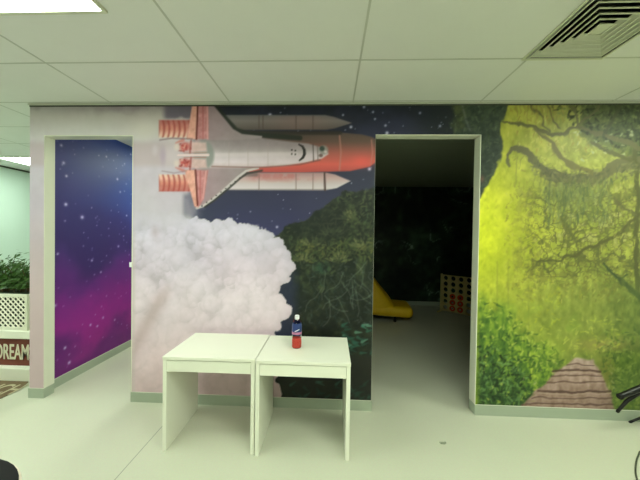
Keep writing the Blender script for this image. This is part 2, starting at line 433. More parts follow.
    # orbiter fuselage
    fus = [(200, 140), (240, 140), (262, 138), (290, 141.5), (308, 143.5), (318, 146.5), (327, 150), (328.5, 154), (322, 158.5), (306, 162.5), (284, 166), (262, 167), (240, 168), (200, 168)]
    fc = ramp(np.clip((y-138)/30, 0, 1), [(0, (146, 136, 132)), (.25, (160, 150, 146)), (.4, (176, 166, 162)), (.55, (212, 202, 198)), (.8, (228, 218, 214)), (1, (212, 194, 188))])
    fc = fc + ((n2-.5)*16+(n3-.5)*8)[..., None]
    S.poly(fus, fc, 1.3)
    S.mix(.8*sstep(216, 200, x)*sstep(138, 146, y)*sstep(170, 162, y), (196, 184, 178))
    S.line([(212, 155), (296, 154)], 3.0, (226, 218, 210), 1.5, .6)
    S.line([(212, 166.5), (262, 167.5), (300, 164.5), (320, 160)], 1.2, (120, 84, 76), .9, .6)
    for sx in (229, 248, 268): S.line([(sx, 143), (sx, 166)], .7, (178, 162, 154), .8, .35)
    arc = [(299, 144.5), (302.5, 146.5), (304.3, 150), (304.5, 154), (303, 157.5), (299.5, 160.5)]
    S.line(arc, [1.2, 2.0, 2.6, 2.6, 2.2, 1.2], (40, 36, 36), .7)
    for (cx, cy) in ((291.8, 150), (291.8, 154), (295.3, 150.5), (295.3, 154.2)): S.blob(cx, cy, 1.4, 1.4, (58, 50, 50), .9, soft=.7)
    S.line([(313, 144.5), (313.5, 161)], .9, (84, 74, 70), .7, .8); S.line([(317.5, 146), (318, 160)], .9, (120, 108, 102), .7, .8)
    S.blob(323.5, 150, 6.2, 6, (150, 150, 138), .95, soft=.5); S.blob(322, 148.5, 3.6, 3.6, (54, 72, 62), .95, soft=.6); S.blob(325.5, 151.8, 2, 2, (214, 206, 196), .9)
    S.blob(320.8, 155.5, 3, 2.5, (96, 72, 66), .8)
    # engines
    S.blob(172, 155, 16, 17, (214, 206, 200), .75, soft=.9)
    S.blob(163, 156, 5, 15, (178, 160, 176), .6, soft=.9); S.blob(155, 150, 5, 9, (216, 212, 206), .6, soft=.9)
    S.blob(204, 155, 12, 17, (142, 150, 138), .9, soft=.3)
    for cy, s_ in ((147, -1), (163.5, 1)):
        S.poly([(188, cy-5.5), (206, cy-4.5), (207, cy+4.5), (188, cy+5.5)], np.array([222, 190, 178])+((n3-.5)*30)[..., None], 1.6, .9)
        S.blob(185, cy-.5, 8, 6.5, (206, 96, 86), .85, soft=.7)
        for k in range(16):
            a, r_ = rv.uniform(0, 6.28), rv.uniform(0, 5)
            px, py = 185+r_*1.4*math.cos(a), cy+r_*math.sin(a)
            S.line([(px, py), (px+rv.uniform(-2.5, 2.5), py+rv.uniform(-2, 2))], [1.8, .6], rv.choice([(172, 58, 52), (224, 128, 110), (236, 190, 164), (150, 50, 48), (214, 90, 78)]), .9, .6)
        S.line([(191, cy-6), (190, cy+6)], 1.6, (150, 62, 58), .9, .6)
        S.line([(176, cy+s_*4), (183, cy+s_*7)], [1, 3], (210, 120, 104), 1.4, .7)
        S.blob(177, cy, 5, 6, (238, 226, 200), .6, soft=.9)
    S.line([(178, 155.2), (208, 155)], [1.2, 2.4], (238, 220, 208), .9)
    S.line([(184, 157.6), (206, 157.2)], .8, (176, 120, 108), .7, .7)
    S.line([(184, 153), (206, 152.8)], .7, (180, 130, 118), .7, .6)
    S.line([(160, 140), (172, 138.2), (192, 139)], 1.2, (120, 92, 98), .9, .6)
    S.line([(162, 171), (174, 173), (186, 171)], 1.0, (150, 126, 132), .9, .5)

    # ---- forest picture to the right of the second doorway
    fm = sstep(448, 470, x + (n2-.5)*26)
    g = ramp(np.clip((x-480)/160, 0, 1), [(0, (214, 224, 44)), (.2, (192, 200, 58)), (.5, (160, 168, 66)), (1, (132, 140, 62))])
    vert = ramp(np.clip((y-103)/315, 0, 1), [(0, (172, 170, 84)), (.2, (184, 188, 78)), (.45, (178, 188, 64)), (.6, (150, 162, 66)), (.8, (134, 154, 56)), (1, (100, 130, 50))])
    fc = g*.5+vert*.5
    fine = fbm(x, y*.7, 4, 3, 71); med = fbm(x, y, 14, 4, 72)
    fc = fc + ((fine-.5)*46)[..., None]*np.array([1, .95, .5]) + ((med-.5)*52)[..., None]*np.array([1, .9, .4])
    fc = fc + (np.exp(-((x-488)/34)**2-((y-225)/52)**2))[..., None]*np.array([34, 36, -8])
    fc = (fc-150)*np.array([1.1, 1.08, 1.0])+np.array([142, 146, 152])
    S.mix(fm, fc)
    isf = fm*sstep(474, 482, x)
    mot = fbm(x, y, 5, 2, 77)
    S.mix(isf*.55*sstep(.5, .66, mot)*sstep(500, 530, x)*sstep(170, 195, y)*sstep(310, 280, y), (120, 124, 58))
    S.mix(isf*.6*sstep(.6, .72, mot)*sstep(505, 560, x)*sstep(175, 190, y)*sstep(262, 240, y), (196, 200, 112))
    leaves(900, 505, 640, 180, 300, [(136, 138, 52), (150, 152, 60), (206, 212, 96), (176, 182, 66), (106, 112, 50)], 3.0, 1.3, .6, None, .6)
    leaves(260, 482, 560, 200, 330, [(226, 234, 70), (190, 200, 50), (178, 186, 48)], 3.6, 1.8, .4)
    leaves(160, 508, 600, 104, 150, [(206, 196, 96), (140, 124, 50), (226, 222, 120), (170, 150, 60)], 4, 1.3, .6, None, .4)
    leaves(200, 512, 640, 128, 172, [(222, 224, 110), (132, 130, 60), (200, 204, 84)], 4, 1.4, .5)
    # twiggy network
    for (sc_, sd, wd, op) in ((11, 81, .05, .75), (19, 82, .04, .8), (7, 83, .05, .5), (13, 84, .035, .6)):
        r = np.abs(fbm(x+(n3-.5)*3, y, sc_, 3, sd)-.5)
        S.mix(isf*op*(1-sstep(wd*.3, wd, r))*sstep(515, 545, x+(y-200)*.1)*sstep(180, 200, y)*sstep(300, 262, y), (94, 100, 52))
    # hanging foliage under the bough
    S.mix(isf*.6*np.exp(-((x-572)/28)**2)*sstep(174, 186, y)*sstep(226, 192, y+(fine-.5)*30), (112, 130, 74))
    S.mix(isf*.45*np.exp(-((x-520)/22)**2)*sstep(180, 200, y)*sstep(330, 240, y)*(fine), (170, 176, 60))
    # dark foliage, top right
    drk = sstep(552, 612, x+(med-.5)*60-(y-104)*.7)*sstep(168, 140, y-(x-600)*.25)
    S.mix(isf*.92*drk, ramp(fine, [(0, (34, 44, 24)), (.5, (58, 72, 42)), (1, (98, 114, 60))]))
    S.mix(isf*.75*sstep(.52, .62, med)*sstep(560, 590, x)*sstep(150, 132, y), (74, 88, 44))
    leaves(420, 545, 640, 104, 160, [(42, 50, 28), (58, 70, 38), (84, 102, 46), (30, 38, 22), (112, 128, 68)], 4.5, 2.2, .8, lambda a, b: (b-104) < (a-555)*.9+6 and b < 152)
    leaves(26, 575, 640, 128, 160, [(176, 190, 130), (196, 206, 150)], 3, 2, .8)
    bark = (98, 100, 58)
    ox, oy = S.x, S.y
    S.x = x+(fbm(x, y, 9, 3, 91)-.5)*7; S.y = y+(fbm(x, y, 9, 3, 92)-.5)*7+(fine-.5)*2.4
    bk = lambda c: tuple(c)
    B = lambda pts, w_, col=bark, op=.95, soft=1.2: S.line(pts, w_, col, soft, op)
    B([(508, 166), (507, 156), (512, 149), (520, 148.5), (528, 152), (535, 161), (543, 171), (553, 176), (568, 179), (586, 180), (599, 177), (611, 169), (624, 164), (642, 162), (680, 160)],
      [2, 3, 4, 4.5, 5, 7, 9, 9, 9, 10, 10, 11, 13, 15, 18], (104, 106, 66))
    B([(503, 122), (520, 124), (538, 127), (552, 134), (563, 134), (571, 126), (582, 128), (596, 134), (620, 140), (650, 150)], [1.5, 2.6, 3, 3.2, 3.2, 3, 3, 3.5, 5, 6])
    B([(536, 128), (549, 141), (560, 156), (572, 166), (592, 172)], [2.5, 4, 4.5, 4.5, 3.5], (116, 114, 62))
    B([(590, 142), (606, 150), (622, 158), (640, 166)], [3, 3.4, 4, 5], (92, 96, 52))
    B([(545, 104), (552, 115), (560, 128)], [1.2, 1.4, 2]); B([(531, 104), (541, 118), (549, 130)], [1.2, 1.4, 1.5])
    B([(600, 104), (590, 118), (574, 126)], [3, 2.5, 2]); B([(570, 104), (578, 116), (576, 126)], [1.6, 1.8, 2])
    B([(620, 104), (612, 122), (604, 138)], [4, 3, 2], (70, 78, 44))
    for k in range(12):
        a = 516+k*4.2; B([(a, 104), (a+rnd.uniform(-1, 3), 112+rnd.uniform(0, 14))], [.9, .5], (150, 136, 66), .6)
    for k in range(26):
        a = rnd.uniform(512, 634); b_ = 160+rnd.uniform(14, 24) if a > 540 else 156; L_ = rnd.uniform(10, 34)
        B([(a, b_), (a+rnd.uniform(-3, 3), b_+L_)], [.9, .4], (122, 130, 66), .5)
    B([(540, 262), (562, 259), (582, 252), (600, 245), (612, 238), (624, 230), (634, 220), (650, 205)], [1.2, 1.8, 2.4, 2.8, 3, 3, 3, 3.4], (88, 92, 48))
    B([(574, 252), (592, 262), (604, 262), (614, 250)], [.8, 1.2, 1.2, .8], (100, 104, 50), .7)
    B([(634, 150), (638, 200), (636, 250), (638, 290), (646, 330)], [5, 5, 4, 4.5, 7], (84, 90, 48))
    B([(602, 262), (608, 270), (618, 278), (632, 290), (642, 300)], [1.4, 2.6, 3.4, 4.5, 6], (64, 82, 48))
    B([(618, 278), (626, 272)], [1.4, 1], (64, 82, 48)); B([(612, 196), (622, 208), (636, 216)], [2, 3, 3])
    S.x, S.y = ox, oy
    leaves(420, 530, 640, 163, 190, [(86, 92, 62), (120, 124, 78), (104, 108, 60), (140, 146, 86), (76, 84, 54)], 4.5, 1.6, .6, lambda a, b: abs(b-np.interp(a, [530, 553, 590, 611, 640], [160, 177, 180, 176, 166])) < 9)
    leaves(360, 545, 612, 178, 222, [(98, 112, 66), (84, 100, 62), (124, 140, 78), (112, 124, 60)], 8, 1.6, .6, None, .25)
    leaves(120, 600, 640, 176, 260, [(98, 104, 56), (150, 154, 72), (112, 120, 58)], 5, 1.4, .6, None, .4)
    for k in range(9):
        a = rv.uniform(490, 632); S.line([(a, 262), (a+rv.uniform(-2, 2), rv.uniform(320, 345))], rv.uniform(.8, 2), (122, 134, 56), 1.6, .35)
    # ground growth
    gl = sstep(-10, 22, y-np.interp(x, [478, 500, 530, 556, 575], [296, 306, 330, 352, 372])+(med-.5)*40)*sstep(572, 548, x)
    gc = ramp(np.clip(fine*.8+med*.5-.15, 0, 1), [(0, (34, 66, 28)), (.4, (78, 116, 42)), (.7, (138, 172, 52)), (1, (184, 204, 70))])
    S.mix(isf*gl, gc)
    S.mix(isf*.85*sstep(20, 60, (y-330)+(500-x)*.8)*sstep(548, 522, x+(fine-.5)*26), ramp(fine, [(0, (22, 46, 26)), (.6, (50, 84, 42)), (1, (96, 136, 62))]))
    gr = sstep(330, 356, y+(med-.5)*26)*sstep(592, 612, x)
    S.mix(isf*.9*gr, ramp(np.clip(fine*.7+med*.4, 0, 1), [(0, (54, 84, 32)), (.5, (98, 130, 46)), (1, (142, 166, 66))]))
    S.mix(isf*.55*np.exp(-((x-612)/34)**2-((y-345)/7)**2), (176, 150, 84))
    S.mix(isf*.6*np.exp(-((x-606)/9)**2)*sstep(350, 362, y)*sstep(400, 380, y), (140, 134, 60))
    S.mix(isf*.35*np.exp(-((x-548)/16)**2-((y-350)/14)**2), (190, 214, 70))
    S.mix(isf*.55*sstep(596, 640, x+(med-.5)*30)*sstep(262, 300, y), ramp(fine, [(0, (66, 92, 40)), (1, (126, 148, 66))]))
    S.mix(isf*.45*sstep(.45, .7, med)*sstep(290, 320, y)*sstep(360, 340, y)*sstep(600, 560, x), (112, 150, 50))
    inl = lambda a, b: b > np.interp(a, [478, 500, 530, 556, 575], [292, 304, 328, 350, 372])
    leaves(800, 480, 568, 292, 408, [(52, 92, 30), (120, 158, 50), (180, 206, 70), (36, 66, 28), (208, 220, 96), (84, 124, 40)], 4.2, 2.0, .65, inl)
    leaves(420, 480, 536, 345, 410, [(24, 50, 22), (16, 36, 18), (48, 84, 40), (84, 122, 66), (116, 156, 84)], 4.6, 2.0, .75, lambda a, b: (b-330)+(500-a)*.8 > 20)
    leaves(300, 598, 640, 330, 408, [(70, 104, 40), (120, 146, 54), (52, 84, 36), (160, 180, 84)], 4, 1.7, .6, lambda a, b: a > 600+(b-360)*.2)
    leaves(120, 540, 620, 318, 356, [(180, 196, 66), (134, 156, 54), (206, 214, 92)], 4, 1.6, .6)
    S.x = x+(fbm(x, y, 8, 3, 95)-.5)*4; S.y = y+(fbm(x, y, 12, 3, 96)-.5)*4
    # boardwalk
    S.poly([(574, 359), (592, 359), (602, 374), (611, 396), (616, 430), (498, 430), (528, 398), (548, 380), (562, 367)],
           ramp(np.clip((y-358)/50, 0, 1), [(0, (188, 168, 146)), (.4, (172, 148, 126)), (1, (154, 130, 108))])+((fine-.5)*54)[..., None]+((n3-.5)*30)[..., None], 1.6)
    for (yy, xa, xb, w_) in ((364.5, 566, 594, .6), (370.5, 553, 600, 2.0), (375.5, 552, 602, .7), (382, 547, 605, .8), (391.5, 539, 610, 2.2), (398, 532, 612, .6), (404, 522, 613, .9)):
        S.line([(xa, yy), (xb, yy+.5)], w_, (84, 60, 50), .9, .85)
        S.line([(xa, yy+2), (xb, yy+2.3)], .9, (196, 176, 146), .9, .5*w_/1.5)
    S.x, S.y = ox, oy
    leaves(60, 522, 616, 358, 408, [(150, 160, 70), (200, 184, 140), (110, 120, 50)], 3, 1.2, .5, lambda a, b: a < 586-(b-358)*1.2 or a > 594+(b-358)*.4)
    # dark tree at the left of the forest
    tl = np.interp(y, [95, 104, 125, 150, 172, 196, 210], [512, 508, 501, 503, 495, 481, 470]) + (n2-.5)*7
    tm = sstep(1.5, -2, x-tl)*sstep(446, 468, x+(n2-.5)*26+(y-118)*.2)
    S.mix(tm, ramp(np.clip(n3*.6+n2*.6-.1, 0, 1), [(0, (30, 42, 36)), (.5, (58, 72, 58)), (.8, (84, 102, 72)), (1, (120, 134, 104))]))
    S.mix(tm*.6*np.exp(-((x-482)/2.5)**2-((y-179)/3.5)**2), (150, 104, 84))
    S.line([(462, 104), (466, 120), (470, 130)], 1.4, (140, 146, 136), 1.2, .4)
    leaves(170, 455, 508, 104, 200, [(34, 46, 40), (80, 96, 64), (112, 130, 94), (60, 78, 44)], 4, 1.5, .6, lambda a, b: a < np.interp(b, [95, 104, 125, 150, 172, 196, 210], [512, 508, 501, 503, 495, 481, 470])-2)
    return S.c

def paint_galaxy(yy, zz):
    a = (yy-2.7)/1.5; t = np.clip((2.75-zz)/2.75, 0, 1)
    n1 = fbm(yy, zz, .9, 5, 101); n2 = fbm(yy, zz, .3, 4, 102)
    S = Sheet(yy, zz, (0, 0, 0))
    tt = np.clip(t + (n1-.5)*.45, 0, 1)
    S.c = ramp(tt, [(0, (46, 54, 118)), (.25, (66, 58, 120)), (.45, (76, 54, 120)), (.65, (116, 46, 130)), (.82, (158, 40, 140)), (1, (150, 38, 126))])
    S.mix(.75*np.clip(a, 0, 1)*sstep(.5, .1, t)*sstep(.3, .6, n1+.12), (44, 98, 168))
    S.mix(.5*sstep(.5, .72, n2)*sstep(.55, .85, t), (166, 44, 146))
    S.mix(.4*sstep(.55, .35, n1)*sstep(.2, .5, t), (44, 34, 84))
    r = random.Random(12)
    st = [(r.uniform(2.75, 7.4), r.uniform(.1, 2.9), r.uniform(.007, .011), r.uniform(.2, .6)) for _ in range(420)]
    st += [(r.uniform(2.75, 4.6), r.uniform(.1, 2.9), r.uniform(.011, .017), r.uniform(.7, 1)) for _ in range(34)]
    st += [(2.945, 2.02, .024, .4), (2.945, 2.02, .014, 1), (3.147, 1.89, .028, .4), (3.147, 1.89, .015, 1)]
    for (cx, cy, rad, b) in st:
        k = (np.abs(yy-cx) < rad*3) & (np.abs(zz-cy) < rad*3)
        if not k.any(): continue
        d = np.hypot(yy[k]-cx, zz[k]-cy); m = np.clip(b*np.exp(-(d/rad)**2), 0, 1)[:, None]
        S.c[k] = S.c[k]*(1-m)+np.array([214, 216, 244])*m
    return S.c

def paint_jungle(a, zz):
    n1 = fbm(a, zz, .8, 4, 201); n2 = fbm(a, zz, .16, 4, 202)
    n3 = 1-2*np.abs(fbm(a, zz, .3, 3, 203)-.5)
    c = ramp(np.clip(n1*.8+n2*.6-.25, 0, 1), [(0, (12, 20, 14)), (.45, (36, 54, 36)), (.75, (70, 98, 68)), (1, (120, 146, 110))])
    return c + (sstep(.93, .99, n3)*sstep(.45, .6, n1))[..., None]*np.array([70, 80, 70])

# wall plane -> artwork sheet (fixed print layout)
WY = 2.648
def sheet_uv(X, Z):
    R, U, Fv = np.array(right), np.array(up), np.array(fwd)
    P = np.stack([X, np.full_like(X, WY), Z-CAM_H], -1)
    d = P@Fv
    return 320+F_PX*(P@R)/d, 240-F_PX*(P@U)/d

PRINT_GAIN = np.array([0.95, 0.86, 1.10])
def finish(c, gain=1.0):
    c = np.clip(c, 2, 250)/255.0
    l = np.where(c <= .04045, c/12.92, ((c+.055)/1.055)**2.4)
    return np.clip(l*PRINT_GAIN*gain, 0, .92)

class GridMesh:
    """joins coloured grids and plain boxes into one mesh"""
    def __init__(s): s.v = []; s.f = []; s.mi = []; s.col = []; s.n = 0
    def grid(s, a0, a1, z0, z1, step, to3, paint, flip=False, gain=1.0):
        na = max(2, int(round((a1-a0)/step))+1); nz = max(2, int(round((z1-z0)/step))+1)
        A, Z = np.meshgrid(np.linspace(a0, a1, na), np.linspace(z0, z1, nz))
        A = A.ravel(); Z = Z.ravel()
        s.v.append(to3(A, Z)); s.col.append(finish(paint(A, Z), gain))
        i = (np.arange(nz-1)[:, None]*na+np.arange(na-1)[None]).ravel()+s.n
        q = np.stack([i, i+1, i+na+1, i+na], -1)
        if flip: q = q[:, ::-1]
        s.f.append(q); s.mi += [0]*len(q); s.n += len(A)
    def box(s, x0, x1, y0, y1, z0, z1, skip=()):
        p = np.array([(x0,y0,z0),(x1,y0,z0),(x1,y1,z0),(x0,y1,z0),(x0,y0,z1),(x1,y0,z1),(x1,y1,z1),(x0,y1,z1)], float)
        q = [(0,3,2,1),(4,5,6,7),(0,1,5,4),(1,2,6,5),(2,3,7,6),(3,0,4,7)]
        q = [f for k, f in enumerate(q) if k not in skip]
        s.v.append(p); s.col.append(np.full((8, 3), .7)); s.f.append(np.array(q)+s.n); s.mi += [1]*len(q); s.n += 8
    def build(s, name, mats):
        v = np.concatenate(s.v); f = np.concatenate(s.f); col = np.concatenate(s.col)
        me = bpy.data.meshes.new(name)
        me.vertices.add(len(v)); me.vertices.foreach_set('co', v.astype(np.float32).ravel())
        me.loops.add(len(f)*4); me.loops.foreach_set('vertex_index', f.astype(np.int32).ravel())
        me.polygons.add(len(f)); me.polygons.foreach_set('loop_start', np.arange(0, len(f)*4, 4, dtype=np.int32))
        me.polygons.foreach_set('material_index', np.array(s.mi, np.int32))
        for m in mats: me.materials.append(m)
        me.update(calc_edges=True); me.validate()
        at = me.color_attributes.new('print', 'FLOAT_COLOR', 'POINT')
        at.data.foreach_set('color', np.concatenate([col, np.ones((len(v), 1))], 1).astype(np.float32).ravel())
        o = bpy.data.objects.new(name, me); C.objects.link(o); o['kind'] = 'structure'; return o

M_print = printed('printed vinyl mural')
H = 3.0
XL, XR, YR, YF = -6.45, 4.2, -3.4, 8.0       # left, right, rear, far limits of the room
D1 = (-2.915, -1.985, 2.685); D2 = (0.425, 1.425, 2.695)   # the two doorways
TH = 0.10

# ------------------------------------------------------------------ structure
gm = GridMesh()
def to_front(A, Z): return np.stack([A, np.full_like(A, WY), Z], -1)
def pm(A, Z): return paint_main(*sheet_uv(A, Z))
for (a0, a1, z0, z1) in ((-3.065, D1[0], 0, H), (D1[0], D1[1], D1[2], H), (D1[1], D2[0], 0, H), (D2[0], D2[1], D2[2], H), (D2[1], XR, 0, H)):
    gm.grid(a0, a1, z0, z1, 0.009, to_front, pm)
    gm.box(a0, a1, WY, WY+TH, z0, z1, skip=(2,))
gm.build('wall_front', [M_print, M_paint])

gg = GridMesh()
GX = -2.985
gg.grid(WY+TH, 7.0, 0, H, 0.012, lambda A, Z: np.stack([np.full_like(A, GX), A, Z], -1), paint_galaxy, gain=1.05)
gg.box(-3.065, GX, WY+TH, 7.0, 0, H, skip=(3,))
gg.build('wall_galaxy_left', [M_print, M_paint])

gj = GridMesh()
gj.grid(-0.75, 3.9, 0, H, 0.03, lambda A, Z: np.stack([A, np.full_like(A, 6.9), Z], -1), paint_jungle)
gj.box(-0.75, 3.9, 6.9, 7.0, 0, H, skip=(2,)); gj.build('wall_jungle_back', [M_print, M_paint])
gj = GridMesh()
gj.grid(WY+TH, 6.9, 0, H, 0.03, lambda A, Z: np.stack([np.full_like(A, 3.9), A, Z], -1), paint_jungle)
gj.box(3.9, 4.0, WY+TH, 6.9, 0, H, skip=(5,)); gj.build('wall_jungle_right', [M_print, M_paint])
gj = GridMesh()
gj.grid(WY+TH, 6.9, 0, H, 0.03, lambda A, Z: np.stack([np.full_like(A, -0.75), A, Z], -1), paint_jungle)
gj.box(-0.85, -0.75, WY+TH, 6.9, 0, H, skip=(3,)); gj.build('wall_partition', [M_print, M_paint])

for nm, b, m in (('wall_left', (XL-.1, XL, YR-.1, YF+.1, 0, H), M_mint), ('wall_right', (XR, XR+.1, YR-.1, WY+TH, 0, H), M_paint),
                 ('wall_rear', (XL, XR, YR-.1, YR, 0, H), M_paint), ('wall_far', (XL, -3.065, YF, YF+.1, 0, H), M_mint),
                 ('wall_far_return', (-3.065, -2.985, 7.0, YF, 0, H), M_mint), ('wall_galaxy_back', (GX, -0.85, 6.9, 7.0, 0, H), M_paint)):
    bm = bmesh.new(); box(bm, *b); struct(nm, bm, m)
bm = bmesh.new(); box(bm, XL-.1, XR+.1, YR-.1, YF+.1, -0.08, 0.0); struct('floor', bm, M_floor)

# suspended ceiling, tiles 1.2 x 0.6 on tee bars; one half tile is left out for the vent
VX, VY, VH = 1.640, 1.742, 0.268
bm = bmesh.new()
tx = [-2.2-.0+1.2*k for k in range(-4, 6)]; ty = [WY-.638+.6*k for k in range(-10, 10)]
xs = sorted({XL-.1, XR+.1, *[v for v in tx if XL < v < XR]}); ys = sorted({YR-.1, YF+.1, *[v for v in ty if YR < v < YF]})
for i in range(len(xs)-1):
    for j in range(len(ys)-1):
        x0, x1, y0, y1 = xs[i], xs[i+1], ys[j], ys[j+1]
        if x0 < VX < x1 and y0 < VY < y1:
            box(bm, x0, VX-VH, y0, y1, H, H+.02); box(bm, VX+VH, x1, y0, y1, H, H+.02)
            box(bm, VX-VH, VX+VH, y0, VY-VH, H, H+.02); box(bm, VX-VH, VX+VH, VY+VH, y1, H, H+.02)
        else: box(bm, x0, x1, y0, y1, H, H+.02)
bm2 = bmesh.new(); box(bm2, -.75, 3.9, WY+TH, 6.9, H-.012, H-.001); struct('ceiling', bm2, mat('dark room ceiling painted shade', (150, 158, 140), .8))  # added slab, its darker colour stands in for the room's weak light
def spans(lo, hi, cut):
    return [(lo, hi)] if cut is None else [(lo, cut[0]), (cut[1], hi)]
for x in xs[1:-1]: box(bm, x-.007, x+.007, YR, WY-.002, H-.002, H+.001, 1)
for x in xs[1:-1]:
    if x < -3.1: box(bm, x-.007, x+.007, WY, YF, H-.002, H+.001, 1)
for y in ys[1:-1]:
    if y < WY: box(bm, XL, XR, y-.006, y+.006, H-.002, H+.001, 1)
    else: box(bm, XL, -3.1, y-.006, y+.006, H-.002, H+.001, 1)
struct('ceiling', bm, [M_ceil, M_tbar])
bm = bmesh.new(); box(bm, -3.065, XR, WY-.022, WY, H-.016, H-.003); box(bm, -3.065, XR, WY-.006, WY, H-.028, H-.016, 1)
struct('trim_1', bm, [M_trim, M_gap])
bm = bmesh.new(); box(bm, XL, XL+.02, YR, YF, H-.03, H-.003); struct('trim_2', bm, M_gap)

# skirtings
SK, ST = 0.098, 0.007
def skirt(name, boxes):
    bm = bmesh.new()
    for b in boxes: box(bm, *b, 0, SK); box(bm, b[0]-.0, b[1], b[2], b[3], SK, SK+.004, 1)
    return struct(name, bm, [M_skirt, M_trim])
skirt('baseboard_front', [(-3.072, D1[0]+ST, WY-ST, WY), (D1[0], D1[0]+ST, WY, WY+TH), (D1[1]-ST, D2[0]+ST, WY-ST, WY), (D1[1]-ST, D1[1], WY, WY+TH),
                          (D2[0], D2[0]+ST, WY, WY+TH), (D2[1]-ST, XR, WY-ST, WY), (D2[1]-ST, D2[1], WY, WY+TH)])
skirt('baseboard_left', [(GX, GX+ST, WY+TH, 6.9)])
skirt('baseboard_back', [(-.75, 3.9, 6.9-ST, 6.9)])
skirt('baseboard_far_left', [(XL, XL+ST, YR, YF)])

# door linings
def lining(name, D):
    x0, x1, z1 = D; t = .007; bm = bmesh.new()
    box(bm, x0, x0+(t if x0 < -1 else .0015), WY+.002, WY+TH+.003, SK+.004, z1)
    box(bm, x1-t, x1, WY-.003, WY+TH+.003, SK+.004, z1)
    box(bm, x0, x1, WY-.003, WY+TH+.003, z1-t, z1)
    return struct(name, bm, M_frame)
lining('door_1', D1); lining('door_2', D2)

# ------------------------------------------------------------------ ceiling lights
M_lens = mat('light panel lens', (240, 245, 230), 0.5, emis=LAMP_COL, strength=LAMP)
M_lens2 = mat('far light panel lens', (240, 245, 230), 0.5, emis=(0.84, 1.0, 0.86), strength=LAMP*1.2)
lbl = ['bright rectangular ceiling light panel at the top left of the view', 'rectangular ceiling light panel behind the camera on the right',
       'rectangular ceiling light panel behind the camera in the middle', 'rectangular ceiling light panel left of the view, nearest the left wall',
       'small glimpse of a bright ceiling light panel in the far left room', 'ceiling light panel of the left area, hidden above the plant stand',
       'added unseen ceiling light panel beyond the right edge, brightening the forest mural side', 'added unseen ceiling light panel overhead, nearest the air vent, brightening the right side',
       'added unseen ceiling light panel brightening the galaxy room']
for k, (x0, x1, y0, y1, s) in enumerate(PANELS):
    cx, cy = (x0+x1)/2, (y0+y1)/2
    t = thing('ceiling_light', lbl[k], 'ceiling light', (cx, cy, H-.012), 0, 'flat ceiling light panels')
    a, b = (x1-x0)/2, (y1-y0)/2; bm = bmesh.new()
    box(bm, -a, a, -b, -b+.02, -.004, .012); box(bm, -a, a, b-.02, b, -.004, .012); box(bm, -a, -a+.02, -b+.02, b-.02, -.004, .012); box(bm, a-.02, a, -b+.02, b-.02, -.004, .012)
    new_obj('light_frame', bm, M_vent, t)
    bm = bmesh.new(); box(bm, -a+.02, a-.02, -b+.02, b-.02, 0, .011); new_obj('diffuser_panel', bm, M_lens2 if s > 1 else M_lens, t)

# ------------------------------------------------------------------ four-way air vent
vt = thing('air_vent', 'square four-way louvred air vent in the ceiling at the top right', 'air vent', (VX, VY, H))
def frustum(bm, h0, z0, h1, z1, th=.002):
    for (ha, za, hb, zb) in ((h0, z0, h1, z1),):
        A = [bm.verts.new((sx*ha, sy*ha, za)) for sx, sy in ((-1,-1),(1,-1),(1,1),(-1,1))]
        B = [bm.verts.new((sx*hb, sy*hb, zb)) for sx, sy in ((-1,-1),(1,-1),(1,1),(-1,1))]
        A2 = [bm.verts.new((v.co.x*(1-th/ha), v.co.y*(1-th/ha), za)) for v in A]
        B2 = [bm.verts.new((v.co.x*(1-th/hb), v.co.y*(1-th/hb), zb)) for v in B]
        for k in range(4):
            q = (k+1) % 4
            bm.faces.new((A[k], A[q], B[q], B[k])); bm.faces.new((A2[q], A2[k], B2[k], B2[q]))
            bm.faces.new((A[q], A[k], A2[k], A2[q])); bm.faces.new((B[k], B[q], B2[q], B2[k]))
bm = bmesh.new()
for (a, b, c, d) in ((-VH-.012, VH+.012, -VH-.012, -VH+.004), (-VH-.012, VH+.012, VH-.004, VH+.012), (-VH-.012, -VH+.004, -VH, VH), (VH-.004, VH+.012, -VH, VH)):
    box(bm, a, b, c, d, -.008, -.001)
new_obj('vent_frame', bm, M_vent, vt)
for k in range(6):
    bm = bmesh.new(); h = .247-.0395*k
    frustum(bm, h, -.005, h-.026, .022)
    for (a, b, c, d) in ((-h, h, -h, -h+.009), (-h, h, h-.009, h), (-h, -h+.009, -h+.009, h-.009), (h-.009, h, -h+.009, h-.009)): box(bm, a, b, c, d, -.0065, -.005)
    new_obj('louvre', bm, M_vent, vt)
bm = bmesh.new(); box(bm, -.04, .04, -.04, .04, .0, .003); new_obj('centre_plate', bm, M_vent, vt)
bm = bmesh.new(); q = VH-.001
box(bm, -q, q, -q, q, .22, .23)
for (a, b, c, d) in ((-q, q, -q, -q+.004), (-q, q, q-.004, q), (-q, -q+.004, -q, q), (q-.004, q, -q, q)): box(bm, a, b, c, d, .0, .22)
new_obj('duct_box', bm, M_duct, vt)

